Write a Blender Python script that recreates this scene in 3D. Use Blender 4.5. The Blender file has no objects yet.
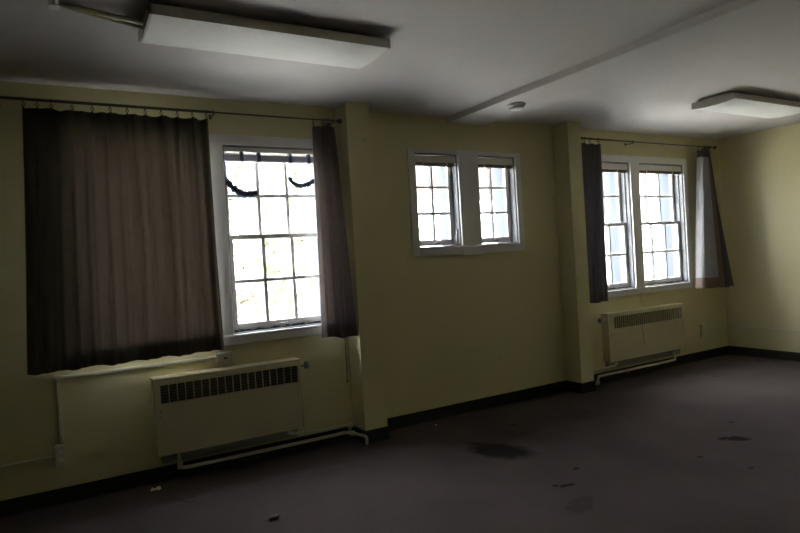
import bpy, bmesh, math, random
from mathutils import Vector, Matrix
C = bpy.context.scene.collection
S = bpy.context.scene
random.seed(7)
PI = math.pi

# ---------------------------------------------------------------- camera
cam_d = bpy.data.cameras.new('camera'); cam = bpy.data.objects.new('camera', cam_d); C.objects.link(cam)
cam_d.sensor_width = 36.0; cam_d.lens = 26.916; cam_d.clip_start = 0.05; cam_d.clip_end = 400
cr = Vector((0.86172946, -0.50392824, -0.05898022)); cu = Vector((0.05833073, -0.01707757, 0.99815123)); cf = Vector((0.50400384, 0.86357668, -0.01467826))
m = Matrix.Identity(4)
for i in range(3):
    m[i][0] = cr[i]; m[i][1] = cu[i]; m[i][2] = -cf[i]
m[0][3], m[1][3], m[2][3] = 0.0, -4.2843, 1.4005
cam.matrix_world = m
S.camera = cam

# ---------------------------------------------------------------- sky, sun, portals, exposure
W = bpy.data.worlds.new('sky'); S.world = W; W.use_nodes = True
wn = W.node_tree.nodes; wl = W.node_tree.links; wn.clear()
wo = wn.new('ShaderNodeOutputWorld'); bg = wn.new('ShaderNodeBackground')
bg.inputs['Color'].default_value = (0.88, 0.90, 0.97, 1); bg.inputs['Strength'].default_value = 22.0
wl.new(bg.outputs[0], wo.inputs[0])
sd = bpy.data.lights.new('sun', 'SUN'); sd.energy = 110.0; sd.angle = math.radians(1.0); sd.color = (1.0, 0.98, 0.95)
sun = bpy.data.objects.new('sun', sd); C.objects.link(sun)
sun.rotation_euler = Vector((0.25, 1.0, -1.15)).to_track_quat('-Z', 'Y').to_euler()
def portal(x0, x1, z0, z1):
    d = bpy.data.lights.new('window_portal', 'AREA'); d.shape = 'RECTANGLE'; d.size = x1-x0; d.size_y = z1-z0
    d.cycles.is_portal = True
    o = bpy.data.objects.new('window_portal', d); C.objects.link(o)
    o.location = ((x0+x1)/2, 0.32, (z0+z1)/2); o.rotation_euler = (-PI/2, 0, 0)
S.view_settings.view_transform = 'Standard'; S.view_settings.look = 'None'; S.view_settings.gamma = 1
S.view_settings.use_curve_mapping = False
S.view_settings.exposure = 0.55
S.cycles.max_bounces = 12; S.cycles.diffuse_bounces = 8; S.cycles.transparent_max_bounces = 16
S.cycles.use_denoising = True
S.cycles.sample_clamp_indirect = 12

# ---------------------------------------------------------------- materials
def nt(name):
    m = bpy.data.materials.new(name); m.use_nodes = True
    n = m.node_tree.nodes; return m, n, m.node_tree.links, n['Principled BSDF']
def mat(name, col, rough=0.6, metal=0.0, var=0.06, scale=8.0, bump=0.0, bscale=200.0, spec=0.5, bdist=0.004):
    m, n, l, b = nt(name)
    tc = n.new('ShaderNodeTexCoord'); no = n.new('ShaderNodeTexNoise'); no.inputs['Scale'].default_value = scale; no.inputs['Detail'].default_value = 4
    l.new(tc.outputs['Object'], no.inputs['Vector'])
    mx = n.new('ShaderNodeMix'); mx.data_type = 'RGBA'
    mx.inputs['A'].default_value = tuple(c*(1-var) for c in col)+(1,); mx.inputs['B'].default_value = tuple(min(1, c*(1+var)) for c in col)+(1,)
    l.new(no.outputs['Fac'], mx.inputs['Factor']); l.new(mx.outputs['Result'], b.inputs['Base Color'])
    b.inputs['Roughness'].default_value = rough; b.inputs['Metallic'].default_value = metal
    b.inputs['Specular IOR Level'].default_value = spec
    if bump:
        n2 = n.new('ShaderNodeTexNoise'); n2.inputs['Scale'].default_value = bscale; l.new(tc.outputs['Object'], n2.inputs['Vector'])
        bp = n.new('ShaderNodeBump'); bp.inputs['Strength'].default_value = bump; bp.inputs['Distance'].default_value = bdist
        l.new(n2.outputs['Fac'], bp.inputs['Height']); l.new(bp.outputs['Normal'], b.inputs['Normal'])
    return m
def cloth(name, col, trans_col, fac, scale=900):
    m, n, l, b = nt(name); n.remove(b)
    out = n['Material Output']
    tc = n.new('ShaderNodeTexCoord'); wv = n.new('ShaderNodeTexNoise'); wv.inputs['Scale'].default_value = 60
    mp = n.new('ShaderNodeMapping'); mp.inputs['Scale'].default_value = (3, 3, 0.4)
    l.new(tc.outputs['Object'], mp.inputs['Vector']); l.new(mp.outputs['Vector'], wv.inputs['Vector'])
    mx = n.new('ShaderNodeMix'); mx.data_type = 'RGBA'
    mx.inputs['A'].default_value = tuple(c*0.85 for c in col)+(1,); mx.inputs['B'].default_value = tuple(c*1.15 for c in col)+(1,)
    l.new(wv.outputs['Fac'], mx.inputs['Factor'])
    d = n.new('ShaderNodeBsdfDiffuse'); t = n.new('ShaderNodeBsdfTranslucent'); t.inputs['Color'].default_value = trans_col+(1,)
    l.new(mx.outputs['Result'], d.inputs['Color'])
    ms = n.new('ShaderNodeMixShader'); ms.inputs['Fac'].default_value = fac
    l.new(d.outputs[0], ms.inputs[1]); l.new(t.outputs[0], ms.inputs[2]); l.new(ms.outputs[0], out.inputs['Surface'])
    return m
def glass_mat():
    m, n, l, b = nt('window_glass'); n.remove(b); out = n['Material Output']
    tr = n.new('ShaderNodeBsdfTransparent'); tr.inputs['Color'].default_value = (0.93, 0.95, 0.95, 1)
    gl = n.new('ShaderNodeBsdfGlossy'); gl.inputs['Roughness'].default_value = 0.02
    lw = n.new('ShaderNodeLayerWeight'); lw.inputs['Blend'].default_value = 0.5
    pw = n.new('ShaderNodeMath'); pw.operation = 'POWER'; pw.inputs[1].default_value = 5; l.new(lw.outputs['Facing'], pw.inputs[0])
    fr = n.new('ShaderNodeMath'); fr.operation = 'MULTIPLY_ADD'; fr.inputs[1].default_value = 0.5; fr.inputs[2].default_value = 0.025; l.new(pw.outputs[0], fr.inputs[0])
    ms = n.new('ShaderNodeMixShader'); l.new(fr.outputs[0], ms.inputs['Fac']); l.new(tr.outputs[0], ms.inputs[1]); l.new(gl.outputs[0], ms.inputs[2])
    l.new(ms.outputs[0], out.inputs['Surface']); return m

def wall_mat():
    m, n, l, b = nt('yellow_wall_paint')
    tc = n.new('ShaderNodeTexCoord')
    no = n.new('ShaderNodeTexNoise'); no.inputs['Scale'].default_value = 1.3; no.inputs['Detail'].default_value = 5
    l.new(tc.outputs['Object'], no.inputs['Vector'])
    mx = n.new('ShaderNodeMix'); mx.data_type = 'RGBA'
    mx.inputs['A'].default_value = (0.63, 0.57, 0.318, 1); mx.inputs['B'].default_value = (0.685, 0.622, 0.36, 1)
    l.new(no.outputs['Fac'], mx.inputs['Factor'])
    # small scuffs
    n2 = n.new('ShaderNodeTexNoise'); n2.inputs['Scale'].default_value = 11; n2.inputs['Detail'].default_value = 2
    l.new(tc.outputs['Object'], n2.inputs['Vector'])
    r2 = n.new('ShaderNodeValToRGB'); r2.color_ramp.elements[0].position = 0.74; r2.color_ramp.elements[1].position = 0.78
    l.new(n2.outputs['Fac'], r2.inputs['Fac'])
    ml = n.new('ShaderNodeMath'); ml.operation = 'MULTIPLY'; ml.inputs[1].default_value = 0.35; l.new(r2.outputs['Color'], ml.inputs[0])
    m3 = n.new('ShaderNodeMix'); m3.data_type = 'RGBA'; m3.inputs['B'].default_value = (0.35, 0.31, 0.19, 1)
    l.new(ml.outputs[0], m3.inputs['Factor']); l.new(mx.outputs['Result'], m3.inputs['A']); l.new(m3.outputs['Result'], b.inputs['Base Color'])
    b.inputs['Roughness'].default_value = 0.45; b.inputs['Specular IOR Level'].default_value = 0.35
    bp = n.new('ShaderNodeBump'); bp.inputs['Strength'].default_value = 0.12; bp.inputs['Distance'].default_value = 0.01
    n3 = n.new('ShaderNodeTexNoise'); n3.inputs['Scale'].default_value = 3.0; n3.inputs['Detail'].default_value = 6
    l.new(tc.outputs['Object'], n3.inputs['Vector']); l.new(n3.outputs['Fac'], bp.inputs['Height']); l.new(bp.outputs['Normal'], b.inputs['Normal'])
    return m

# stains: x, y, rx, ry, rotation, strength
STAINS = [(2.66, -0.98, 0.23, 0.14, -1.1, 0.8), (2.66, -0.80, 0.13, 0.05, -1.0, 0.6), (4.05, -1.83, 0.10, 0.045, -0.7, 0.8),
          (2.80, -1.55, 0.025, 0.018, 0, 0.8), (2.55, -1.71, 0.05, 0.02, 0.2, 0.9), (2.50, -1.67, 0.02, 0.02, 0, 0.8),
          (2.42, -1.95, 0.13, 0.06, 0.4, 0.28), (3.15, -0.55, 0.05, 0.03, 0, 0.35), (3.55, -1.9, 0.02, 0.02, 0, 0.6), (3.6, -2.2, 0.03, 0.015, 0, 0.5),
          (4.4, -1.6, 0.02, 0.02, 0, 0.6), (5.8, -0.6, 0.04, 0.02, 0.4, 0.5), (0.62, -0.45, 0.12, 0.008, 2.2, 0.5)]
def carpet_mat():
    m, n, l, b = nt('brown_carpet')
    tc = n.new('ShaderNodeTexCoord')
    n1 = n.new('ShaderNodeTexNoise'); n1.inputs['Scale'].default_value = 140; n1.inputs['Detail'].default_value = 3
    n2 = n.new('ShaderNodeTexNoise'); n2.inputs['Scale'].default_value = 1.6; n2.inputs['Detail'].default_value = 5
    l.new(tc.outputs['Object'], n1.inputs['Vector']); l.new(tc.outputs['Object'], n2.inputs['Vector'])
    mx = n.new('ShaderNodeMix'); mx.data_type = 'RGBA'; mx.inputs['A'].default_value = (0.062, 0.050, 0.046, 1); mx.inputs['B'].default_value = (0.185, 0.149, 0.138, 1)
    l.new(n1.outputs['Fac'], mx.inputs['Factor'])
    m2 = n.new('ShaderNodeMix'); m2.data_type = 'RGBA'; m2.blend_type = 'MULTIPLY'; m2.inputs['Factor'].default_value = 0.6
    l.new(mx.outputs['Result'], m2.inputs['A']); l.new(n2.outputs['Color'], m2.inputs['B'])
    bw = n.new('ShaderNodeRGBToBW'); l.new(n2.outputs['Color'], bw.inputs[0]); l.new(bw.outputs[0], m2.inputs['B'])
    # distorted position for the stains
    nd = n.new('ShaderNodeTexNoise'); nd.inputs['Scale'].default_value = 14; nd.inputs['Detail'].default_value = 4
    l.new(tc.outputs['Object'], nd.inputs['Vector'])
    sb = n.new('ShaderNodeVectorMath'); sb.operation = 'SUBTRACT'; sb.inputs[1].default_value = (0.5, 0.5, 0.5); l.new(nd.outputs['Color'], sb.inputs[0])
    sc = n.new('ShaderNodeVectorMath'); sc.operation = 'SCALE'; sc.inputs['Scale'].default_value = 0.11; l.new(sb.outputs[0], sc.inputs[0])
    ad = n.new('ShaderNodeVectorMath'); ad.operation = 'ADD'; l.new(tc.outputs['Object'], ad.inputs[0]); l.new(sc.outputs[0], ad.inputs[1])
    prev = None
    for (x, y, rx, ry, rot, st) in STAINS:
        mp = n.new('ShaderNodeMapping'); mp.vector_type = 'TEXTURE'
        mp.inputs['Location'].default_value = (x, y, 0); mp.inputs['Rotation'].default_value = (0, 0, rot); mp.inputs['Scale'].default_value = (rx, ry, 1)
        src = ad if max(rx, ry) > 0.04 else tc
        l.new(src.outputs[0] if src is ad else tc.outputs['Object'], mp.inputs['Vector'])
        sp = n.new('ShaderNodeSeparateXYZ'); l.new(mp.outputs[0], sp.inputs[0])
        cb = n.new('ShaderNodeCombineXYZ'); l.new(sp.outputs[0], cb.inputs[0]); l.new(sp.outputs[1], cb.inputs[1])
        ln = n.new('ShaderNodeVectorMath'); ln.operation = 'LENGTH'; l.new(cb.outputs[0], ln.inputs[0])
        mr = n.new('ShaderNodeMapRange'); mr.inputs['From Min'].default_value = 0.75; mr.inputs['From Max'].default_value = 1.25
        mr.inputs['To Min'].default_value = st; mr.inputs['To Max'].default_value = 0; l.new(ln.outputs['Value'], mr.inputs['Value'])
        if prev is None: prev = mr
        else:
            mm = n.new('ShaderNodeMath'); mm.operation = 'MAXIMUM'; l.new(prev.outputs[0], mm.inputs[0]); l.new(mr.outputs[0], mm.inputs[1]); prev = mm
    m4 = n.new('ShaderNodeMix'); m4.data_type = 'RGBA'; m4.inputs['B'].default_value = (0.010, 0.008, 0.007, 1)
    l.new(prev.outputs[0], m4.inputs['Factor']); l.new(m2.outputs['Result'], m4.inputs['A']); l.new(m4.outputs['Result'], b.inputs['Base Color'])
    b.inputs['Roughness'].default_value = 1.0; b.inputs['Specular IOR Level'].default_value = 0.0
    bp = n.new('ShaderNodeBump'); bp.inputs['Strength'].default_value = 0.5; bp.inputs['Distance'].default_value = 0.004
    l.new(n1.outputs['Fac'], bp.inputs['Height']); l.new(bp.outputs['Normal'], b.inputs['Normal'])
    return m

M = dict(
    wall=wall_mat(), carpet=carpet_mat(), glass=glass_mat(),
    ceiling=mat('ceiling_paint', (0.56, 0.522, 0.50), 0.7, var=0.06, scale=2, bump=0.55, bscale=1.4, bdist=0.05),
    frame=mat('dimmed_frame_paint', (0.22, 0.22, 0.235), 0.6, var=0.2, scale=15),  # white frame darkened in colour so daylight on sill and jambs stays dull
    trimw=mat('white_trim_paint', (0.76, 0.74, 0.71), 0.35, var=0.04),
    sash=mat('sash_paint', (0.84, 0.82, 0.80), 0.4, var=0.05, scale=12),
    base=mat('black_rubber', (0.012, 0.013, 0.012), 0.5),
    rad=mat('cream_enamel', (0.57, 0.515, 0.325), 0.35, var=0.03),
    radin=mat('radiator_inside', (0.07, 0.065, 0.05), 0.7),
    louvre=mat('louvre_enamel', (0.16, 0.15, 0.11), 0.6),
    radback=mat('radiator_back', (0.30, 0.30, 0.27), 0.6),
    pipe=mat('pipe_paint', (0.62, 0.58, 0.44), 0.35),
    rod=mat('rod_metal', (0.09, 0.075, 0.065), 0.4, metal=0.6),
    curt=cloth('brown_curtain_cloth', (0.104, 0.100, 0.073), (0.185, 0.130, 0.088), 0.25),
    curt2=cloth('grey_brown_curtain_cloth', (0.135, 0.118, 0.105), (0.48, 0.35, 0.30), 0.25),
    curt3=cloth('dark_grey_curtain_cloth', (0.17, 0.16, 0.155), (0.08, 0.07, 0.075), 0.25),
    hem=cloth('curtain_hem_cloth', (0.12, 0.10, 0.085), (0.03, 0.022, 0.018), 0.2),
    lining=cloth('white_lining_cloth', (0.56, 0.55, 0.56), (0.55, 0.55, 0.6), 0.25),
    brown=cloth('mauve_curtain_edge', (0.34, 0.255, 0.20), (0.3, 0.24, 0.2), 0.2),
    lens=mat('ribbed_acrylic', (0.90, 0.89, 0.86), 0.6, var=0.02, scale=40, bump=0.15, bscale=500),
    fix=mat('fixture_enamel', (0.62, 0.59, 0.52), 0.4),
    plastic=mat('cream_plastic', (0.60, 0.57, 0.44), 0.4),
    blind=mat('blind_beige', (0.72, 0.68, 0.60), 0.5),
    blinddark=mat('blind_dark_brown', (0.17, 0.13, 0.115), 0.6, var=0.3, scale=60),  # dark brown for the slat stack and bottom rail
    clip=mat('blind_clip_blue', (0.14, 0.15, 0.22), 0.5),
    slat=mat('blind_slats_blue', (0.62, 0.58, 0.68), 0.5, var=0.2, scale=30),
    foam=mat('dark_foam', (0.03, 0.045, 0.09), 0.9, var=0.5, scale=60, bump=0.8, bscale=120),
    metal=mat('latch_metal', (0.35, 0.34, 0.33), 0.35, metal=0.8),
    dark=mat('dark_metal', (0.05, 0.045, 0.04), 0.5),
    paper=mat('yellow_paper', (0.75, 0.70, 0.45), 0.8),
    leafm=mat('leaf_green', (0.165, 0.178, 0.112), 0.6, var=0.2, scale=3),
    bark=mat('bark', (0.20, 0.15, 0.10), 0.9, var=0.3, scale=20),
    grass=mat('lawn', (0.28, 0.29, 0.22), 0.95, var=0.3, scale=2),
    pave=mat('pale_paving', (0.55, 0.53, 0.50), 0.9, var=0.1, scale=3),
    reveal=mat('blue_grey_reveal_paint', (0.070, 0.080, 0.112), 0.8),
    outdim=mat('dimmed_outdoor_sash', (0.075, 0.078, 0.105), 0.6),  # sash colour darkened so the sky-lit outer faces do not burn out
    extw=mat('exterior_white_paint', (0.70, 0.72, 0.76), 0.7),
    roofm=mat('roof_shingle', (0.22, 0.19, 0.18), 0.8, var=0.3, scale=20),
)
def brick_mat():
    m, n, l, b = nt('pink_brick'); tc = n.new('ShaderNodeTexCoord'); br = n.new('ShaderNodeTexBrick')
    br.inputs['Scale'].default_value = 4; br.inputs['Color1'].default_value = (0.050, 0.030, 0.029, 1); br.inputs['Color2'].default_value = (0.042, 0.026, 0.025, 1); br.inputs['Mortar'].default_value = (0.07, 0.055, 0.05, 1)
    mp = n.new('ShaderNodeMapping'); mp.inputs['Rotation'].default_value = (PI/2, 0, 0)
    l.new(tc.outputs['Object'], mp.inputs[0]); l.new(mp.outputs[0], br.inputs['Vector']); l.new(br.outputs['Color'], b.inputs['Base Color']); b.inputs['Roughness'].default_value = 0.9
    return m
M['brick'] = brick_mat()

# ---------------------------------------------------------------- helpers
def box(bm, x0, x1, y0, y1, z0, z1, bev=0.0, seg=2):
    r = bmesh.ops.create_cube(bm, size=1.0); vs = r['verts']
    for v in vs:
        v.co = Vector((x0+(v.co.x+.5)*(x1-x0), y0+(v.co.y+.5)*(y1-y0), z0+(v.co.z+.5)*(z1-z0)))
    if bev:
        es = list({e for v in vs for e in v.link_edges})
        bmesh.ops.bevel(bm, geom=es, offset=bev, segments=seg, affect='EDGES', profile=0.5)
def tube(bm, pts, r, n=10, cap=True):
    pts = [Vector(p) for p in pts]; rings = []
    rr = r if isinstance(r, (list, tuple)) else [r]*len(pts)
    ref = None
    for i, p in enumerate(pts):
        d = (pts[min(i+1, len(pts)-1)]-pts[max(i-1, 0)]).normalized()
        if ref is None:
            ref = Vector((0, 0, 1)) if abs(d.z) < .9 else Vector((1, 0, 0))
        a = (ref - d*ref.dot(d)).normalized(); b_ = d.cross(a); ref = a
        rings.append([bm.verts.new(p+(a*math.cos(2*PI*k/n)+b_*math.sin(2*PI*k/n))*rr[i]) for k in range(n)])
    for i in range(len(rings)-1):
        for k in range(n):
            bm.faces.new((rings[i][k], rings[i][(k+1) % n], rings[i+1][(k+1) % n], rings[i+1][k]))
    if cap:
        bm.faces.new(rings[0][::-1]); bm.faces.new(rings[-1])
def elbowed(pts, r=0.03, n=5):
    """round the corners of a polyline"""
    P = [Vector(p) for p in pts]; out = [P[0]]
    for i in range(1, len(P)-1):
        a, b_, c = P[i-1], P[i], P[i+1]
        ra = min(r, (a-b_).length*.45, (c-b_).length*.45)
        s = b_+(a-b_).normalized()*ra; e = b_+(c-b_).normalized()*ra
        for k in range(n+1):
            t = k/n; out.append(s*(1-t)**2+b_*2*t*(1-t)+e*t*t)
    out.append(P[-1]); return out
def lathe(bm, prof, c, axis='z', n=20):
    rings = []
    for (r, h) in prof:
        ring = []
        for k in range(n):
            a = 2*PI*k/n
            if axis == 'z': q = Vector((r*math.cos(a), r*math.sin(a), h))
            elif axis == 'x': q = Vector((h, r*math.cos(a), r*math.sin(a)))
            else: q = Vector((r*math.cos(a), h, r*math.sin(a)))
            ring.append(bm.verts.new(Vector(c)+q))
        rings.append(ring)
    for i in range(len(rings)-1):
        for k in range(n): bm.faces.new((rings[i][k], rings[i][(k+1) % n], rings[i+1][(k+1) % n], rings[i+1][k]))
    bm.faces.new(rings[0][::-1]); bm.faces.new(rings[-1])
def torus(bm, c, R_, r_, axis='x', n=16, mseg=6):
    rings = []
    for i in range(n):
        a = 2*PI*i/n; ring = []
        for k in range(mseg):
            b_ = 2*PI*k/mseg; rad = R_+r_*math.cos(b_)
            u, v, w = rad*math.cos(a), rad*math.sin(a), r_*math.sin(b_)
            q = Vector((w, u, v)) if axis == 'x' else (Vector((u, v, w)) if axis == 'z' else Vector((u, w, v)))
            ring.append(bm.verts.new(Vector(c)+q))
        rings.append(ring)
    for i in range(n):
        for k in range(mseg): bm.faces.new((rings[i][k], rings[(i+1) % n][k], rings[(i+1) % n][(k+1) % mseg], rings[i][(k+1) % mseg]))
def obj(name, bm, m, parent=None, smooth=False, recalc=True):
    if recalc: bmesh.ops.recalc_face_normals(bm, faces=bm.faces)
    me = bpy.data.meshes.new(name); bm.to_mesh(me); bm.free(); me.materials.append(m)
    if smooth:
        for p in me.polygons: p.use_smooth = True
    o = bpy.data.objects.new(name, me); C.objects.link(o)
    if parent is not None:
        o.parent = parent; o.matrix_parent_inverse = Matrix.Translation(-parent.location)
    return o
def NB(): return bmesh.new()
def tag(o, label, cat, group=None, kind=None):
    o['label'] = label; o['category'] = cat
    if group: o['group'] = group
    if kind: o['kind'] = kind
    return o
def thing(name, label, cat, loc, group=None, kind=None):
    o = bpy.data.objects.new(name, None); o.empty_display_size = 0.1; C.objects.link(o); o.location = loc
    return tag(o, label, cat, group, kind)
def struct(name, bm, m, parent=None, label=None, cat=None):
    o = obj(name, bm, m, parent); o['kind'] = 'structure'
    if label: o['label'] = label
    if cat: o['category'] = cat
    return o

# ---------------------------------------------------------------- dimensions
H = 2.6; XR = 7.047; XL = -3.4; YB = -7.6; TW = 0.27
OPEN = {  # openings in the window wall: x0, x1, z0, z1
    1: (0.170, 0.947, 0.925, 2.275), 2: (1.098, 1.875, 0.925, 2.275),
    3: (2.700, 3.140, 1.475, 2.280), 4: (3.360, 3.800, 1.475, 2.280),
    5: (4.628, 5.405, 0.925, 2.275), 6: (5.548, 6.325, 0.925, 2.275)}
for k, o_ in OPEN.items(): portal(*o_)
PIERS = [(1.994, 2.190), (4.317, 4.490)]; PD = 0.1986

# ---------------------------------------------------------------- room shell
def holed_wall(x0, x1, z0, z1, y0, y1, holes):
    bm = NB()
    xs = sorted({x0, x1} | {h[0] for h in holes} | {h[1] for h in holes}); 
    for i in range(len(xs)-1):
        a, b_ = xs[i], xs[i+1]
        hs = [h for h in holes if h[0] <= a+1e-6 and h[1] >= b_-1e-6]
        zs = z0
        for h in sorted(hs, key=lambda h: h[2]):
            box(bm, a, b_, y0, y1, zs, h[2]); zs = h[3]
        box(bm, a, b_, y0, y1, zs, z1)
    return bm
struct('wall_back', holed_wall(XL-.2, XR+.2, -0.05, H+.02, 0.0, .145, OPEN.values()), M['wall'], label='pale yellow window wall with five visible sash and casement windows', cat='wall')
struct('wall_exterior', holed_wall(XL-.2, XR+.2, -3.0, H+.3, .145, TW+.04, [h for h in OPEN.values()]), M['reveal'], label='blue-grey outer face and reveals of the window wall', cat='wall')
bm = NB(); box(bm, XR, XR+.2, YB, 0, -0.05, H+.02); struct('wall_right', bm, M['wall'], label='plain yellow end wall at the right', cat='wall')
bm = NB(); box(bm, XL-.2, XL, YB, 0, -0.05, H+.02); struct('wall_left', bm, M['wall'], label='plain yellow end wall out of frame at the left', cat='wall')
bm = NB(); box(bm, XL-.2, XR+.2, YB-.2, YB, -0.05, H+.02); struct('wall_front', bm, M['wall'], label='yellow wall behind the camera', cat='wall')
bm = NB(); box(bm, XL-.2, XR+.2, YB-.2, 0.0, -0.2, 0.0); struct('floor', bm, M['carpet'], label='dark brown stained carpet floor', cat='floor')
bm = NB(); box(bm, XL-.2, XR+.2, YB-.2, .145, H, H+.3); struct('ceiling', bm, M['ceiling'], label='off-white painted ceiling', cat='ceiling')
bm = NB(); box(bm, 3.06, 3.465, YB, 0.0, 2.55, H+.01, bev=0.004); struct('trim_1', bm, M['ceiling'], label='shallow boxed beam crossing the ceiling towards the small windows', cat='ceiling beam')
for i, (a, b_) in enumerate(PIERS):
    bm = NB(); box(bm, a, b_, -PD, 0.01, -0.01, H+.01, bev=0.004)
    struct('trim_%d' % (2+i), bm, M['wall'], label=['yellow boxed pier between the large left window and the small windows', 'yellow boxed pier between the small windows and the far windows'][i], cat='pier')
HB = 0.0995
def bb(name, segs, label):
    bm = NB()
    for s in segs: box(bm, *s, 0.0, HB, bev=0.002, seg=1)
    struct(name, bm, M['base'], label=label, cat='baseboard')
t = 0.008
bb('baseboard_left', [(XL, PIERS[0][0], -t, 0)], 'black rubber baseboard under the curtained window')
bb('baseboard_pier_left', [(PIERS[0][0]-t, PIERS[0][0], -PD-t, -t), (PIERS[0][0], PIERS[0][1], -PD-t, -PD), (PIERS[0][1], PIERS[0][1]+t, -PD-t, -t)], 'black rubber baseboard wrapping the left pier')
bb('baseboard_back', [(PIERS[0][1], PIERS[1][0], -t, 0)], 'black rubber baseboard under the two small windows')
bb('baseboard_pier_right', [(PIERS[1][0]-t, PIERS[1][0], -PD-t, -t), (PIERS[1][0], PIERS[1][1], -PD-t, -PD), (PIERS[1][1], PIERS[1][1]+t, -PD-t, -t)], 'black rubber baseboard wrapping the right pier')
bb('baseboard_far', [(PIERS[1][1], XR, -t, 0)], 'black rubber baseboard under the far windows')
bb('baseboard_right', [(XR-t, XR, YB, -t)], 'black rubber baseboard along the right end wall')

# ---------------------------------------------------------------- windows
def casing(n, x0, x1, z0, z1, opens, label, mull=None):
    bm = NB()
    # frame pieces around the openings
    ox0 = min(o[0] for o in opens); ox1 = max(o[1] for o in opens); oz0 = opens[0][2]; oz1 = opens[0][3]
    box(bm, x0, ox0, -0.018, 0.0, z0, z1, bev=0.003)
    box(bm, ox1, x1, -0.018, 0.0, z0, z1, bev=0.003)
    box(bm, ox0, ox1, -0.018, 0.0, oz1, z1, bev=0.002)
    box(bm, ox0, ox1, -0.020, 0.0, z0, oz0-.012, bev=0.002)
    box(bm, opens[0][1], opens[1][0], -0.024, 0.0, (z0-.012) if mull else oz0-.01, (z1+.004) if mull else oz1+.01, bev=0.003)
    box(bm, ox0, ox1, -0.030, 0.0, oz0-.018, oz0, bev=0.004)
    struct('trim_%d' % n, bm, M['trimw'], label=label, cat='window casing')
casing(4, 0.100, 1.945, 0.855, 2.345, (OPEN[1], OPEN[2]), 'white casing around the pair of large windows at the left')
casing(5, 2.632, 3.863, 1.400, 2.312, (OPEN[3], OPEN[4]), 'white casing around the two small casement windows', True)
casing(6, 4.560, 6.388, 0.860, 2.345, (OPEN[5], OPEN[6]), 'white casing around the pair of far windows at the right')

def sash_mesh(x0, x1, z0, z1, y0, y1, st, top, bot, cols, rows, mw=0.02):
    bm = NB()
    box(bm, x0, x0+st, y0, y1, z0, z1, bev=0.003); box(bm, x1-st, x1, y0, y1, z0, z1, bev=0.003)
    box(bm, x0+st, x1-st, y0, y1, z0, z0+bot, bev=0.003); box(bm, x0+st, x1-st, y0, y1, z1-top, z1, bev=0.003)
    return bm
def taper_bar(bm, p0, p1, ax, y0, y1, w0, w1):
    """bar along x or z: narrow face w0 at y0 (room side), wide w1 at y1"""
    q = []
    for p in (p0, p1):
        ym = (y0+y1)/2
        for (y, w) in ((y0, w0), (y0+.006, w0+.004), (ym, w1), (y1, w1)):
            for s_ in (-1, 1):
                q.append(bm.verts.new((p[0]+s_*w/2, y, p[1]) if ax == 'z' else (p[0], y, p[1]+s_*w/2)))
    loop = [0, 2, 4, 6, 7, 5, 3, 1]
    for k in range(8): bm.faces.new((q[loop[k]], q[loop[(k+1) % 8]], q[8+loop[(k+1) % 8]], q[8+loop[k]]))
    bm.faces.new([q[i] for i in loop]); bm.faces.new([q[8+i] for i in loop[::-1]])
def muntins(x0, x1, z0, z1, y0, y1, cols, rows, mw):
    bm = NB()
    for i in range(1, cols):
        c = x0+(x1-x0)*i/cols; taper_bar(bm, (c, z0), (c, z1), 'z', y0, y1, mw*.8, mw*1.1)
    for i in range(1, rows):
        c = z0+(z1-z0)*i/rows; taper_bar(bm, (x0, c), (x1, c), 'x', y0+.001, y1-.001, mw*.8, mw*1.1)
    return bm
def add_sash(par, x0, x1, z0, z1, y0, y1, st, top, bot, cols, rows, mw=0.029):
    s = obj('sash', sash_mesh(x0, x1, z0, z1, y0, y1, st, top, bot, cols, rows), M['sash'], par)
    gx0, gx1, gz0, gz1 = x0+st, x1-st, z0+bot, z1-top
    g = obj('muntin_grid', muntins(gx0, gx1, gz0, gz1, y0+.003, y1-.003, cols, rows, mw), M['sash'], s)
    for q in (g, s):                      # outdoor side coloured darker to hold down the sky glare on it
        q.data.materials.append(M['outdim'])
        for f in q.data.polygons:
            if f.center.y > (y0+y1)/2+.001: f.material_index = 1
    bm = NB(); ym = (y0+y1)/2; box(bm, gx0, gx1, ym-.0015, ym+.0015, gz0, gz1); obj('glass_pane', bm, M['glass'], s)
    return s
def frame_mesh(o, y0, y1, th, stops):
    x0, x1, z0, z1 = o; bm = NB()
    box(bm, x0, x0+th, y0, y1, z0, z1); box(bm, x1-th, x1, y0, y1, z0, z1)
    box(bm, x0+th, x1-th, y0, y1, z1-th, z1); box(bm, x0+th, x1-th, y0, y1+.03, z0, z0+th*.7)
    for (a, b_, w) in stops:   # parting beads
        box(bm, x0+th, x0+th+w, a, b_, z0+th, z1-th); box(bm, x1-th-w, x1-th, a, b_, z0+th, z1-th)
    return bm
WL = {1: 'large white sash window hidden behind the closed brown curtain', 2: 'large white six-over-six sash window between the brown curtain and the left pier',
      3: 'small white casement window, the left one of the small pair', 4: 'small white casement window, the right one of the small pair',
      5: 'tall white sash window beside the dark curtain next to the right pier', 6: 'tall white sash window nearest the right end wall'}
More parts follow.
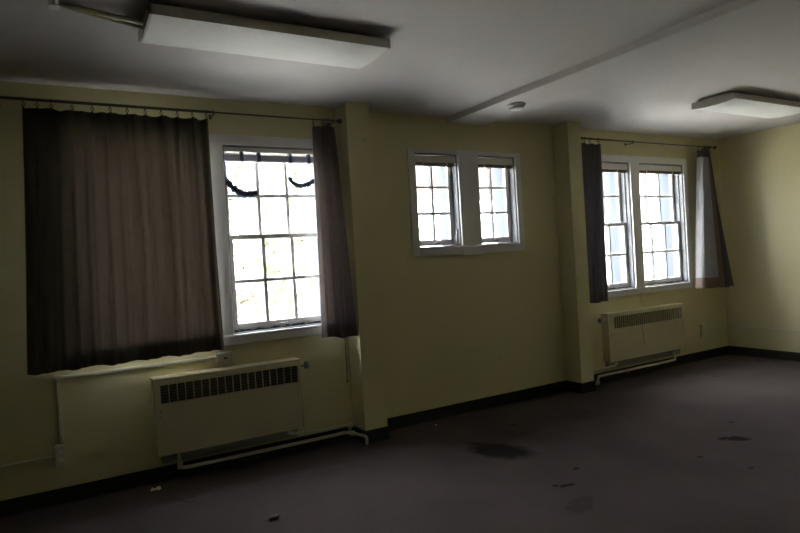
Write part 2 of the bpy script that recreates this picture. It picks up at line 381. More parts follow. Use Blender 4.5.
def dh_window(k):
    o = OPEN[k]; x0, x1, z0, z1 = o
    w = bpy.data.objects.new('window_%d' % k, None); C.objects.link(w); w.location = ((x0+x1)/2, 0.1, z0); w['kind'] = 'structure'; w['label'] = WL[k]; w['category'] = 'window'
    obj('window_frame', frame_mesh(o, 0.0, 0.16, 0.012, [(0.098, 0.104, 0.018), (0.045, 0.055, 0.012)]), M['frame'], w)
    a, b_ = x0+.013, x1-.013; zm = 1.635
    add_sash(w, a, b_, z0+.01, zm, 0.058, 0.094, 0.040, 0.034, 0.056, 3, 2)
    add_sash(w, a, b_, zm-.034, z1-.013, 0.106, 0.142, 0.040, 0.05, 0.034, 3, 2)
    cx = (x0+x1)/2
    bm = NB(); rn = random.Random(k)
    for i in range(30):
        xx = x0+.014+(x1-x0-.04)*i/30; box(bm, xx, xx+.026, .036, .050+rn.uniform(0, .006), z0+.008, z0+.014+rn.uniform(0, .010))
    obj('dark_gap_dirt', bm, M['dark'], w)  # dark strip put in for the shade and dirt in the sash gap
    bm = NB(); tube(bm, elbowed([(cx-.03, .058, z0+.045), (cx-.03, .035, z0+.04), (cx+.03, .035, z0+.04), (cx+.03, .058, z0+.045)], .01), .004, 8); obj('sash_lift', bm, M['metal'], w, True)
    return w
for k in (1, 2, 5, 6): dh_window(k)
def casement(k):
    o = OPEN[k]; x0, x1, z0, z1 = o
    w = bpy.data.objects.new('window_%d' % k, None); C.objects.link(w); w.location = ((x0+x1)/2, 0.1, z0); w['kind'] = 'structure'; w['label'] = WL[k]; w['category'] = 'window'
    obj('window_frame', frame_mesh(o, 0.0, 0.13, 0.010, [(0.115, 0.13, 0.02)]), M['frame'], w)
    add_sash(w, x0+.012, x1-.012, z0+.012, z1-.012, 0.075, 0.113, 0.040, 0.04, 0.052, 2, 3, 0.024)
    cx = (x0+x1)/2+.02
    bm = NB(); box(bm, cx-.025, cx+.025, .066, .077, z0+.022, z0+.034, bev=.003); tube(bm, [(cx-.01, .062, z0+.03), (cx+.0, .05, z0+.045), (cx+.035, .045, z0+.062)], [.006, .005, .004], 8)
    obj('latch', bm, M['metal'], w)
    if k == 3:
        bm = NB(); X = x1-.018
        tube(bm, [(X, .03, z0+.005), (X-.004, .035, z0+.05), (X+.000, .03, z0+.14)], [.007, .008, .005], 8)
        tube(bm, [(X-.004, .05, z0+.005), (X-.015, .055, z0+.07), (X+.002, .034, z0+.10)], [.005, .005, .004], 8)
        lathe(bm, [(.004, -.006), (.009, -.004), (.009, .004), (.004, .006)], (X, .03, z0+.145), 'z', 10)
        obj('casement_stay', bm, M['metal'], w, True)
for k in (3, 4): casement(k)

# ---------------------------------------------------------------- blinds drawn up at the window heads
def blind(k, label, style):
    x0, x1, z0, z1 = OPEN[k]; x0 += .014; x1 -= .014; zt = z1-.014
    b = thing('venetian_blind', label, 'blind', ((x0+x1)/2, .03, zt), 'venetian blinds raised at the window heads')
    if style == 'thin':
        bm = NB(); box(bm, x0, x1, .004, .040, zt-.030, zt, bev=.003); obj('headrail', bm, M['blind'], b)
        bm = NB()
        for i in range(9):
            z = zt-.052-i*.0042; box(bm, x0+.004, x1-.004, .010, .040, z, z+.0022)
        obj('slat_stack', bm, M['slat'], b)
        bm = NB(); box(bm, x0+.004, x1-.004, .008, .042, zt-.098, zt-.088, bev=.002); obj('bottom_rail', bm, M['slat'], b)
        for cx in (.17, .34, .66, .86):
            X = x0+(x1-x0)*cx; bm = NB(); box(bm, X-.012, X+.012, .005, .043, zt-.101, zt-.030, bev=.002); obj('ladder_clip', bm, M['clip'], b)
    else:
        bm = NB(); box(bm, x0, x1, .004, .045, zt-.062, zt-.006, bev=.003); obj('headrail', bm, M['blind'], b)
        bm = NB()
        for i in range(6):
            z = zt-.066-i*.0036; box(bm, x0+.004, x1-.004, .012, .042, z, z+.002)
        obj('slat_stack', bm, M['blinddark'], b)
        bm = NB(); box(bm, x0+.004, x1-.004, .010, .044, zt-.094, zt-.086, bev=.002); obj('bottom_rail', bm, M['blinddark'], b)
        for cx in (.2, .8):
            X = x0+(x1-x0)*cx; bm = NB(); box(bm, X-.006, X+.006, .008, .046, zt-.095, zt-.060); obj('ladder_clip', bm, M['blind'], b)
blind(2, 'raised blind with bluish slats and dark clips at the head of the large left window', 'thin')
blind(3, 'raised beige blind at the head of the left small window', 'wide')
blind(4, 'raised beige blind at the head of the right small window', 'wide')
blind(5, 'raised beige blind partly behind the dark curtain beside the right pier', 'wide')
blind(6, 'raised beige blind at the head of the window nearest the right end wall', 'wide')

# ---------------------------------------------------------------- sagging foam strips in the upper panes of the left window
def strip(pts, r, label):
    P = []; n = 26
    for i in range(n+1):
        t_ = i/n*(len(pts)-1); j = min(int(t_), len(pts)-2); f = t_-j
        p0 = Vector(pts[max(j-1, 0)]); p1 = Vector(pts[j]); p2 = Vector(pts[j+1]); p3 = Vector(pts[min(j+2, len(pts)-1)])
        P.append(0.5*((2*p1)+(-p0+p2)*f+(2*p0-5*p1+4*p2-p3)*f*f+(-p0+3*p1-3*p2+p3)*f**3))
    bm = NB(); tube(bm, P, [r*(random.uniform(.75, 1.2))*(0.8 if i < 3 else 1.0) for i in range(n+1)], 8)
    tag(obj('foam_strip', bm, M['foam'], None, True), label, 'weatherstrip', 'dark foam strips sagging across the upper panes')
from_cam = Vector((0, -4.2843, 1.4005))
def at(px, py, y):
    d = cf+cr*((px-400)/598.1311)-cu*((py-266.5)/598.1311); t_ = (y-from_cam.y)/d.y; return from_cam+d*t_
# (positions read once from the survey of the photograph, on the plane just inside the upper sash)
strip([(1.128, .10, 2.052), (1.155, .10, 2.020), (1.195, .098, 1.975), (1.265, .098, 1.935), (1.36, .10, 1.945)], .026, 'thick dark blue-black strip sagging across the top left pane of the large left window')
strip([(1.622, .10, 2.072), (1.64, .10, 2.035), (1.69, .098, 2.005), (1.755, .098, 2.010), (1.86, .10, 2.06)], .019, 'thinner dark strip sagging across the top right pane of the large left window')

# ---------------------------------------------------------------- curtain rods
def rod(name_label, x0, x1, z, y, joint, r1, r2, brackets, fin):
    t_ = thing('curtain_rod', name_label, 'curtain rod', ((x0+x1)/2, y, z), 'telescoping metal curtain rods')
    bm = NB(); tube(bm, [(x0, y, z), (joint, y, z)], r1, 12); obj('outer_tube', bm, M['rod'], t_, True)
    bm = NB(); tube(bm, [(joint-.02, y, z), (x1, y, z)], r2, 12); obj('inner_tube', bm, M['rod'], t_, True)
    for f in fin:
        s = 1 if f > (x0+x1)/2 else -1
        bm = NB(); lathe(bm, [(.006, 0), (.009, .004*s), (.009, .010*s), (.016, .016*s), (.020, .026*s), (.016, .036*s), (.006, .042*s)], (f, y, z), 'x', 14); obj('finial', bm, M['rod'], t_, True)
    for bx in brackets:
        bm = NB(); tube(bm, elbowed([(bx, -.002, z-.01), (bx, y+.02, z-.016), (bx, y, z-.014)], .01), .005, 8)
        torus(bm, (bx, y, z), .011, .004, 'x'); box(bm, bx-.010, bx+.010, -.004, 0.0, z-.026, z+.006, bev=.002)
        obj('bracket', bm, M['rod'], t_, True)
RZ, RY = 2.475, -0.1
rod('long dark curtain rod above the brown curtain and the large left window', -0.235, 1.955, RZ, RY, 1.02, .0095, .006, (-0.21, 1.03, 1.93), (1.955,))
rod('dark curtain rod above the pair of far windows', 4.56, 6.79, RZ, RY, 5.40, .0085, .006, (4.60, 5.37, 6.72), (6.79, 4.56))

# ---------------------------------------------------------------- curtains
def fold(u, v, waves, ph):
    s = 0
    for (f, a, p, grow) in waves:
        s += a*math.sin(2*PI*f*u+p+ph*v)*(grow*v+(1-grow))
    return s
def sheet(xt, xb, yt, yb, zt, zb, waves, nu=220, nv=60, u0=0., u1=1., v0=0., v1=1., off=0., drift=0.6, pleats=None, zwob=0.0, xpow=1.0, bottom=None, ret=0., retl=0.):
    bm = NB(); g = []
    for j in range(nv+1):
        v = v0+(v1-v0)*j/nv; row = []
        for i in range(nu+1):
            u = u0+(u1-u0)*i/nu
            x = (xt[0]+(xt[1]-xt[0])*u)*(1-v**xpow)+(xb[0]+(xb[1]-xb[0])*u)*v**xpow
            y = (yt[0]+(yt[1]-yt[0])*u)*(1-v)+(yb[0]+(yb[1]-yb[0])*u)*v
            y += fold(u, v, waves, drift)+off
            if ret: y = y*(1-max(0., (u-(1-ret))/ret)**2)+(-.02)*max(0., (u-(1-ret))/ret)**2
            if retl: y = y*(1-max(0., (retl-u)/retl)**2)+(-.02)*max(0., (retl-u)/retl)**2
            z = zt+(zb-zt)*v
            if bottom: z += bottom(u)*v
            if pleats:
                d = min(abs(u-p) for p in pleats); sp = 0.045
                y -= max(0, 1-d/0.012)*0.022*max(0, 1-v*6)      # pinch pleats
                z += (-0.004*min(1, d/sp*1.2))*max(0, 1-v*8)
            x += 0.004*math.sin(9*u+5*v)*v
            row.append(bm.verts.new((x, y, z)))
        g.append(row)
    for j in range(nv):
        for i in range(nu): bm.faces.new((g[j][i], g[j][i+1], g[j+1][i+1], g[j+1][i]))
    return bm
def rings(par, xs, z_top, y=RY):
    for x in xs:
        bm = NB(); torus(bm, (x, y, RZ-.006), .0165, .0022, 'x'); torus(bm, (x, y, RZ-.030), .0085, .0022, 'y', 12); tube(bm, [(x, y, RZ-.037), (x, y, z_top-.012)], .0025, 6)
        box(bm, x-.005, x+.005, y-.008, y+.004, z_top-.022, z_top+.002, bev=.001, seg=1)
        obj('curtain_ring', bm, M['dark'], par, True)
CT = 2.426
# closed brown curtain over the left window
ring_px = [23, 37, 51, 72, 92, 110, 127, 145, 161, 177, 192, 206]
rx = [at(p, 103+(p-23)*.05, RY).x for p in ring_px]
xa, xb_ = rx[0]-.006, rx[-1]+.008
c1 = thing('curtain', 'wide closed brown curtain with dark hem, lit through by the covered left window', 'curtain', (0.45, RY, 0.84), 'brown pleated curtains')
pl = [(x-xa)/(xb_-xa) for x in rx]
w1 = [(6.3, .020, .4, .3), (11.5, .014, 1.7, .1), (17.0, .009, .2, .5), (3.1, .018, 2.0, .8), (29, .004, 1, .5)]
b1 = lambda u: -.004*math.sin(2*PI*5.2*u+1)-.004*abs(math.sin(2*PI*3.6*u))
kw = dict(xt=(xa, xb_), xb=(-.150, .996), yt=(RY, RY), yb=(-.17, -.115), zt=CT, zb=0.845, waves=w1, pleats=pl, bottom=b1)
obj('fabric', sheet(**kw), M['curt'], c1, True, False)
obj('bottom_hem', sheet(v0=.935, nv=6, off=.004, **kw), M['hem'], c1, True, False)
obj('heading_tape', sheet(v1=.05, nv=5, off=.004, **kw), M['hem'], c1, True, False)
obj('lining', sheet(v0=.03, v1=.97, off=.010, **kw), M['lining'], c1, True, False)
rings(c1, rx, CT)
# gathered curtain beside the left pier
c2 = thing('curtain', 'narrow gathered grey-brown curtain hanging against the left pier', 'curtain', (1.85, RY, 0.84), 'brown pleated curtains')
w2 = [(3.2, .022, .4, .2), (5.4, .012, 1.4, .1), (9.0, .006, .2, .4), (16, .003, .1, .3)]
p2 = [0.03, 0.2, 0.36, .5, .64, .78, .92]
kw = dict(ret=.07, xt=(1.762, 1.945), xb=(1.742, 1.985), xpow=.72, yt=(RY, RY), yb=(-.115, -.245), zt=CT, zb=0.83, waves=w2, nu=130, pleats=p2, bottom=lambda u: .008*math.sin(9*u))
obj('fabric', sheet(**kw), M['curt2'], c2, True, False)
obj('bottom_hem', sheet(v0=.935, nv=6, off=.004, **kw), M['hem'], c2, True, False)
obj('lining', sheet(v0=.03, v1=.97, off=.009, **kw), M['lining'], c2, True, False)
rings(c2, [1.765, 1.835, 1.848, 1.861, 1.874, 1.888, 1.902], CT)
# dark curtain beside the right pier
c3 = thing('curtain', 'narrow dark grey curtain hanging beside the right pier', 'curtain', (4.72, RY, 0.84), 'brown pleated curtains')
w3 = [(2.6, .034, .9, .2), (5.4, .018, .4, .1), (9.0, .008, .2, .4)]
kw = dict(retl=.12, xt=(4.54, 4.848), xb=(4.50, 4.815), yt=(RY, RY), yb=(-.11, -.11), zt=CT, zb=0.838, waves=w3, nu=130, pleats=[.05, .2, .4, .6, .8, .95], bottom=lambda u: .004*math.sin(9*u))
obj('fabric', sheet(**kw), M['curt3'], c3, True, False)
obj('bottom_hem', sheet(v0=.935, nv=6, off=.004, **kw), M['hem'], c3, True, False)
obj('lining', sheet(v0=.03, v1=.97, off=.009, **kw), M['lining'], c3, True, False)
rings(c3, [4.58, 4.645, 4.72, 4.845], CT)
# swept back curtain at the right corner, its white lining turned to the room
c4 = thing('curtain', 'curtain in the right corner with its white lining and brown hem turned outwards', 'curtain', (6.7, RY, 0.84), 'brown pleated curtains')
w4 = [(5.3, .030, .9, .4), (9.4, .020, .4, .2), (17.0, .008, .2, .4)]
kw = dict(xt=(6.475, 6.70), xb=(6.345, 6.86), yt=(RY-.03, RY), yb=(-.125, -.20), zt=CT, zb=0.85, waves=w4, nu=150, bottom=lambda u: -.012*u+.006*math.sin(14*u), drift=.8)
obj('heading', sheet(v1=.05, nv=6, **kw), M['curt3'], c4, True, False)
obj('lining', sheet(u1=.56, v0=.05, v1=.925, **kw), M['lining'], c4, True, False)
obj('turned_edge', sheet(u0=.56, u1=.70, v0=.05, **kw), M['brown'], c4, True, False)
obj('fabric', sheet(u0=.70, v0=.05, **kw), M['curt3'], c4, True, False)
obj('bottom_hem', sheet(u1=.56, v0=.925, nv=6, **kw), M['brown'], c4, True, False)
rings(c4, [6.50, 6.60, 6.62, 6.64, 6.66, 6.675, 6.69], CT)

# ---------------------------------------------------------------- convector radiators
def radiator(x0, x1, z0, z1, dep, label, side, ncell, gz0, gz1, gx0, gx1, barw):
    r = thing('radiator', label, 'radiator', ((x0+x1)/2, 0, z0), 'cream convector radiators under the windows')
    bm = NB(); b0 = .018
    # hollow casing: front panel with a grille slot, sides, top
    yf = -dep
    box(bm, x0, x1, yf, yf+.02, z0, gz0, bev=.0)
    box(bm, x0, gx0, yf, yf+.02, gz0, gz1); box(bm, gx1, x1, yf, yf+.02, gz0, gz1); box(bm, x0, x1, yf, yf+.02, gz1, z1-.012)
    box(bm, x0, x0+.02, yf+.02, -.002, z0, z1-.012); box(bm, x1-.02, x1, yf+.02, -.002, z0, z1-.012)
    bmesh.ops.remove_doubles(bm, verts=bm.verts, dist=.0001)
    body = obj('casing', bm, M['rad'], r)
    bm = NB(); box(bm, x0-.005, x1+.005, yf-.006, -.001, z1-.014, z1, bev=.006, seg=3); obj('top_cap', bm, M['rad'], r)
    bm = NB()
    for xx in (x0, x1): tube(bm, [(xx, yf+.004, z0), (xx, yf+.004, z1-.01)], .006, 8)
    tube(bm, [(x0, yf+.004, z0), (x1, yf+.004, z0)], .006, 8)
    obj('edge_bead', bm, M['rad'], r, True)
    bm = NB(); box(bm, gx0, gx1, yf+.022, yf+.028, gz0, gz1); g = obj('grille', bm, M['radin'], r)
    bm = NB()
    w = (gx1-gx0)/ncell
    for i in range(1, ncell): box(bm, gx0+i*w-barw/2, gx0+i*w+barw/2, yf-.001, yf+.008, gz0, gz1)
    obj('grille_bars', bm, M['rad'], g)
    bm = NB(); nl = 6
    for i in range(1, nl): 
        z = gz0+(gz1-gz0)*i/nl; box(bm, gx0, gx1, yf+.012, yf+.020, z-.0015, z+.0015)
    obj('louvres', bm, M['louvre'], g)
    bm = NB(); box(bm, x0+.03, x1-.02, -.05, -.002, z0-.075, z0+.02, bev=.003); obj('back_panel', bm, M['radback'], r)
    bm = NB()
    for i in range(24): box(bm, x0+.06+i*(x1-x0-.16)/24, x0+.061+i*(x1-x0-.16)/24, -dep+.025, -.055, z0+.01, z0+.09)
    tube(bm, [(x0+.04, -.072, z0+.05), (x1-.04, -.072, z0+.05)], .012, 8); obj('heating_fins', bm, M['radback'], r)
    for sx in (x0+.03, x1-.03):
        for zz in (gz0-.05, z0+.25):
            bm = NB(); lathe(bm, [(.006, 0), (.006, -.003), (.003, -.005)], (sx, yf, zz), 'y', 10); obj('screw', bm, M['radback'], r)
    s = -1 if side == 'L' else 1; xk = x0 if s < 0 else x1
    bm = NB(); tube(bm, [(xk, -.06, z1-.065), (xk+s*.065, -.06, z1-.065)], .008, 8); lathe(bm, [(.016, 0), (.027, s*.006), (.027, s*.030), (.016, s*.036)], (xk+s*.055, -.06, z1-.065), 'x', 14)
    obj('damper_knob', bm, M['metal'], r, True)
    return r
def pipe_thing(label, runs, loc, fit, supports):
    p = thing('heating_pipe', label, 'pipe', loc, 'painted heating pipes under the radiators')
    for (pts, rr) in runs:
        bm = NB(); tube(bm, elbowed(pts, .025), rr, 12); obj('pipe_run', bm, M['pipe'], p, True)
    for (c, ax) in fit:
        bm = NB(); lathe(bm, [(.015, -.018), (.0185, -.016), (.0185, .016), (.015, .018)], c, ax, 14); obj('pipe_fitting', bm, M['pipe'], p, True)
    for (c) in supports:
        bm = NB(); box(bm, c[0]-.008, c[0]+.008, c[1]-.016, -.009, c[2]-.022, c[2]-.014, bev=.001, seg=1); torus(bm, c, .014, .003, 'x'); obj('pipe_clip', bm, M['radback'], p, True)
D1 = .12
radiator(0.533, 1.535, 0.2035, 0.707, D1, 'large cream convector radiator below the brown curtain and left window', 'R', 18, .538, .659, .5715, 1.515, .0055)
radiator(4.850, 6.07, 0.212, 0.707, .10, 'cream convector radiator below the far pair of windows', 'L', 34, .543, .667, 4.935, 6.033, .008)
pipe_thing('cream pipes running from the large left radiator to the left pier',
    [([(.665, -.085, .24), (.665, -.085, .092), (.72, -.10, .090), (1.78, -.10, .088), (1.87, -.11, .094), (1.935, -.10, .072), (1.989, -.222, .064), (1.989, -.222, .004)], .0125),
     ([(1.42, -.085, .24), (1.42, -.085, .170), (1.50, -.10, .158), (1.905, -.10, .142), (1.915, -.10, .075)], .0115)],
    (1.3, -.1, .0), [((1.915, -.10, .135), 'x'), ((1.93, -.105, .074), 'x'), ((.668, -.085, .105), 'z')], [])
pipe_thing('cream pipes running below the far radiator to the right pier',
    [([(5.885, -.075, .24), (5.885, -.08, .17), (5.885, -.10, .098), (4.66, -.10, .098), (4.645, -.10, .03), (4.50, -.10, .028)], .0125),
     ([(4.95, -.075, .24), (4.94, -.10, .17), (4.50, -.10, .155)], .0115)],
    (5.2, -.1, .0), [((5.885, -.10, .20), 'z'), ((4.650, -.10, .035), 'z'), ((4.93, -.10, .18), 'z')], [(5.1, -.10, .098)])

# ---------------------------------------------------------------- surface trunking, boxes and outlets
t_ = thing('surface_raceway', 'cream surface trunking below the brown curtain turning down to a wall outlet', 'wiring trunking', (0.45, 0, .785))
bm = NB(); box(bm, -.012, .965, -.018, 0, .772, .792, bev=.003); obj('horizontal_run', bm, M['plastic'], t_)
bm = NB(); box(bm, -.012, .012, -.018, 0, .372, .772, bev=.003); obj('vertical_run', bm, M['plastic'], t_)
bm = NB(); box(bm, -.018, .018, -.021, 0, .766, .798, bev=.003); obj('corner_elbow', bm, M['plastic'], t_)
def outlet(name, x0, x1, z0, z1, dep, label, cat, kind):
    o = thing(name, label, cat, ((x0+x1)/2, 0, z0)); cx, cz = (x0+x1)/2, (z0+z1)/2
    bm = NB(); box(bm, x0, x1, -dep, 0, z0, z1, bev=.004); obj('box_body', bm, M['plastic'], o)
    bm = NB(); box(bm, x0+.006, x1-.006, -dep-.004, -dep, z0+.006, z1-.006, bev=.002); p = obj('cover_plate', bm, M['plastic'], o)
    if kind == 'outlet':
        for dz in (-.022, .022):
            bm = NB(); lathe(bm, [(.015, 0), (.015, -.002), (.013, -.003)], (cx, -dep-.004, cz+dz), 'y', 14)
            f = obj('socket', bm, M['blind'], p)
            
    else:
        bm = NB(); box(bm, cx-.012, cx+.012, -dep-.008, -dep-.004, cz-.006, cz+.006, bev=.001); obj('switch_rocker', bm, M['dark'], p)
outlet('wall_outlet', -.042, .018, .243, .372, .045, 'cream wall outlet box at the foot of the trunking left of the large radiator', 'outlet', 'outlet')
outlet('junction_box', .962, 1.072, .735, .812, .05, 'small cream box at the end of the trunking under the corner of the brown curtain', 'electrical box', 'rocker')
outlet('wall_outlet', 6.50, 6.62, .268, .420, .018, 'pale wall outlet between the far radiator and the right corner', 'outlet', 'outlet')
bm = NB(); tube(bm, [(-3.3, -.008, .306), (-.042, -.008, .306)], .006, 8); tag(obj('cable', bm, M['plastic'], None, True), 'thin painted cable running left along the wall from the lower left outlet', 'cable')
bm = NB(); box(bm, 6.615, XR-.012, -.012, 0, .333, .345, bev=.002); box(bm, XR-.012, XR, -4.6, 0, .333, .345, bev=.002)
tag(obj('surface_raceway', bm, M['plastic']), 'thin trunking from the far outlet along the right end wall', 'wiring trunking')
# cords
bm = NB(); tube(bm, [(1.945, -.035, .84), (1.948, -.03, .62), (1.946, -.03, .47)], .0022, 6); tube(bm, [(1.946, -.03, .47), (1.946, -.03, .45)], [.006, .004], 8)
tag(obj('pull_cord', bm, M['dark'], None, True), 'thin dark pull cord hanging below the curtain at the left pier', 'cord')
bm = NB(); tube(bm, [(5.474, -.03, .88), (5.473, -.012, .80), (5.47, -.04, .716)], .0025, 6); 
tag(obj('blind_cord', bm, M['plastic'], None, True), 'thin pale cord hanging from the far window sill onto the radiator', 'cord')
bm = NB(); P0 = at(641, 326, -.103); P1 = at(644.5, 344, -.103)
tube(bm, [(P0.x, -.104, .60), (P0.x+.015, -.105, .54), (P1.x, -.104, P1.z)], .0022, 6)
tag(obj('radiator_string', bm, M['radback'], None, True), 'short dark string hanging down the front of the far radiator', 'string')
bm = NB(); hk = at(337, 109, -.01); tube(bm, elbowed([(hk.x, 0, hk.z), (hk.x, -.03, hk.z), (hk.x, -.032, hk.z+.012)], .006), .004, 8)
tag(obj('wall_hook', bm, M['dark'], None, True), 'small dark hook in the wall above the end of the left curtain rod', 'hook')

# ---------------------------------------------------------------- ceiling fixtures
def fixture(x0, x1, label):
    y0, y1 = -1.495, -1.122; zt = H-.022; zs = H-.070
    f = thing('ceiling_light', label, 'ceiling light', ((x0+x1)/2, (y0+y1)/2, H), 'unlit fluorescent ceiling lights')
    bm = NB(); box(bm, x0+.05, x1-.05, y0+.08, y1-.08, zt, H, bev=.003); obj('mounting_channel', bm, M['fix'], f)
    bm = NB(); box(bm, x0, x1, y0, y1, zt-.006, zt, bev=.002)
    box(bm, x0, x1, y0, y0+.004, zs, zt); box(bm, x0, x1, y1-.004, y1, zs, zt); obj('housing', bm, M['fix'], f)
    def prof(k, n=14):
        t2 = k/n; y = y0+(y1-y0)*t2; return y, zs-.014*(1-(2*t2-1)**2)
    n = 14
    bm = NB(); A = [bm.verts.new((x0+.012, *prof(k))) for k in range(n+1)]; B = [bm.verts.new((x1-.012, *prof(k))) for k in range(n+1)]
    for k in range(n): bm.faces.new((A[k], A[k+1], B[k+1], B[k]))
    A2 = [bm.verts.new((v.co.x, v.co.y, v.co.z+.004)) for v in A]; B2 = [bm.verts.new((v.co.x, v.co.y, v.co.z+.004)) for v in B]
    for k in range(n): bm.faces.new((A2[k], B2[k], B2[k+1], A2[k+1]))
    obj('lens', bm, M['lens'], f, True)
    for xa, xb2 in ((x0, x0+.012), (x1-.012, x1)):
        bm = NB(); L = []
        for X in (xa, xb2):
            L.append([bm.verts.new((X, y0, zt))]+[bm.verts.new((X, prof(k)[0], prof(k)[1]-.001)) for k in range(n+1)]+[bm.verts.new((X, y1, zt))])
        bm.faces.new(L[0]); bm.faces.new(L[1][::-1]); q = len(L[0])
        for k in range(q): bm.faces.new((L[0][k], L[0][(k+1) % q], L[1][(k+1) % q], L[1][k]))
        obj('end_plate', bm, M['fix'], f)
    return f
fixture(0.437, 1.650, 'large unlit fluorescent ceiling light at the upper left, with a conduit at its end')
fixture(4.845, 6.060, 'unlit fluorescent ceiling light at the upper right near the far windows')
t_ = thing('ceiling_conduit', 'painted conduit and cable on the ceiling feeding the left ceiling light', 'conduit', (.25, -1.27, H))
bm = NB(); tube(bm, elbowed([(.085, -4.5, H-.012), (.085, -1.30, H-.012), (.16, -1.302, H-.014), (.44, -1.315, H-.045)], .03), .011, 10); obj('conduit_pipe', bm, M['plastic'], t_, True)
bm = NB(); tube(bm, [(.095, -1.30, H-.010), (.22, -1.262, H-.018), (.34, -1.25, H-.030), (.44, -1.275, H-.055)], .010, 10); obj('flex_cable', bm, M['plastic'], t_, True)
bm = NB(); lathe(bm, [(.032, 0), (.032, -.010), (.016, -.018)], (.375, -1.225, H), 'z', 16); obj('ceiling_plate', bm, M['fix'], t_, True)
bm = NB(); box(bm, .06, .10, -1.33, -1.275, H-.028, H, bev=.004); obj('conduit_coupling', bm, M['trimw'], t_)
t_ = thing('smoke_detector', 'round white smoke detector on the shallow ceiling beam', 'smoke detector', (3.235, -.70, 2.55))
bm = NB(); lathe(bm, [(.075, 0), (.075, -.012), (.070, -.016)], (3.235, -.70, 2.55), 'z', 28); obj('base_plate', bm, M['trimw'], t_, True)
bm = NB(); lathe(bm, [(.062, -.016), (.060, -.030), (.048, -.038), (.02, -.040)], (3.235, -.70, 2.55), 'z', 28); obj('cover', bm, M['trimw'], t_, True)

# ---------------------------------------------------------------- litter on the carpet
bm = NB(); g = [[bm.verts.new((.47+i*.015+random.uniform(-.003, .003), -.185+j*.014, .003+random.uniform(0, .02))) for i in range(5)] for j in range(4)]
for j in range(3):
    for i in range(4): bm.faces.new((g[j][i], g[j][i+1], g[j+1][i+1], g[j+1][i]))
o = obj('paper_scrap', bm, M['paper']); sm = o.modifiers.new('s', 'SOLIDIFY'); sm.thickness = .001
tag(o, 'small crumpled yellowish scrap on the carpet below the large radiator', 'scrap')
bm = NB(); bmesh.ops.create_icosphere(bm, subdivisions=2, radius=.022)
for v in bm.verts: v.co = Vector((.985+v.co.x*1.5, -1.055+v.co.y*.7, .012+v.co.z*.5+random.uniform(-.002, .002)))
tag(obj('debris', bm, M['dark']), 'small dark lump of debris on the carpet at the bottom of the picture', 'debris')
bm = NB(); bmesh.ops.create_icosphere(bm, subdivisions=1, radius=.012); pp = at(436, 425, -.3)
for v in bm.verts: v.co = Vector((2.669+v.co.x, -.147+v.co.y*.7, .005+v.co.z*.4))
tag(obj('plaster_chip', bm, M['trimw']), 'tiny pale plaster chip on the carpet near the left pier', 'chip')

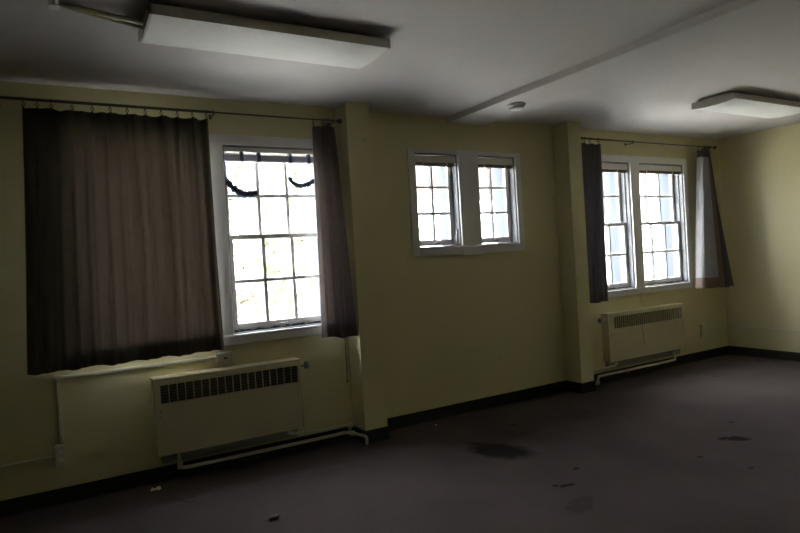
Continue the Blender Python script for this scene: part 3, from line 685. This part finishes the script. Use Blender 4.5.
# ---------------------------------------------------------------- outdoors
GZ = -1.2
bm = NB(); box(bm, -80, 120, TW, 140, GZ-.3, GZ); struct('ground', bm, M['grass'], label='sunlit lawn outside the windows', cat='lawn')
bm = NB(); box(bm, -80, 120, 3.0, 7.0, GZ, GZ+.02); struct('pavement', bm, M['pave'], label='pale paved path outside the windows', cat='path')
def tree(x, y, h, rad, label, seed):
    rnd = random.Random(seed); t_ = thing('leafy_tree', label, 'tree', (x, y, GZ), 'trees outside the left window')
    bm = NB(); tube(bm, [(x, y, GZ), (x+.05, y, GZ+h*.4), (x-.05, y+.1, GZ+h*.8)], [.2, .14, .05], 10)
    for k in range(6):
        a = k*1.1; z = GZ+h*(.3+.08*k); tube(bm, [(x, y, z), (x+math.cos(a)*rad*.7, y+math.sin(a)*rad*.7, z+h*.15)], [.07, .02], 6)
    obj('trunk', bm, M['bark'], t_, True)
    bm = NB()
    for k in range(5200):
        while True:
            p = Vector((rnd.uniform(-1, 1), rnd.uniform(-1, 1), rnd.uniform(-1, 1)))
            if .25 < p.length < 1: break
        c = Vector((x+p.x*rad, y+p.y*rad, GZ+h*.55+p.z*h*.5)); s = rnd.uniform(.07, .15)
        a = Vector((rnd.gauss(0, 1), rnd.gauss(0, 1), rnd.gauss(0, 1))).normalized(); b_ = a.orthogonal().normalized(); c2_ = a.cross(b_)
        vs = [bm.verts.new(c+b_*s), bm.verts.new(c+c2_*s*.5), bm.verts.new(c-b_*s), bm.verts.new(c-c2_*s*.5)]
        bm.faces.new(vs)
    obj('foliage', bm, M['leafm'], t_, False, False)
tree(3.1, 8.0, 5.6, 2.1, 'leafy tree seen through the left panes of the large left window', 1)
tree(7.0, 11.2, 6.0, 2.5, 'leafy tree seen through the right panes of the large left window', 2)
tree(-1.8, 8.5, 6.0, 2.3, 'leafy tree behind the closed brown curtain', 3)
def house(x0, x1, y0, y1, h, wm, label, wins, plinth=None):
    b_ = thing('house', label, 'building', ((x0+x1)/2, (y0+y1)/2, GZ))
    bm = NB(); box(bm, x0, x1, y0, y1, GZ, GZ+h); obj('wall', bm, wm, b_)
    if plinth:
        bm = NB(); box(bm, x0-.03, x1+.03, y0-.04, y0, GZ, plinth); obj('rendered_lower_wall', bm, M['extw'], b_)
    bm = NB(); yc = (y0+y1)/2
    v = [bm.verts.new(p) for p in ((x0-.4, y0-.4, GZ+h), (x1+.4, y0-.4, GZ+h), (x1+.4, y1+.4, GZ+h), (x0-.4, y1+.4, GZ+h), (x0-.4, yc, GZ+h+2), (x1+.4, yc, GZ+h+2))]
    for f in ((0, 1, 5, 4), (3, 4, 5, 2), (0, 4, 3), (1, 2, 5), (0, 3, 2, 1)): bm.faces.new([v[i] for i in f])
    obj('roof', bm, M['roofm'], b_)
    for (wx, wz) in wins:
        bm = NB(); box(bm, wx, wx+1.0, y0-.05, y0, wz, wz+1.3); obj('window', bm, M['extw'], b_)
house(10.5, 15.5, 13, 20, 6.4, M['brick'], 'pink brick house with a pale lower wall seen overexposed through the small windows', [(12.4, 3.7)], 3.3)
house(20, 32, 15, 24, 6.0, M['extw'], 'white house seen overexposed through the far windows', [(21.5, .3), (24.5, .3), (27.5, .3)])
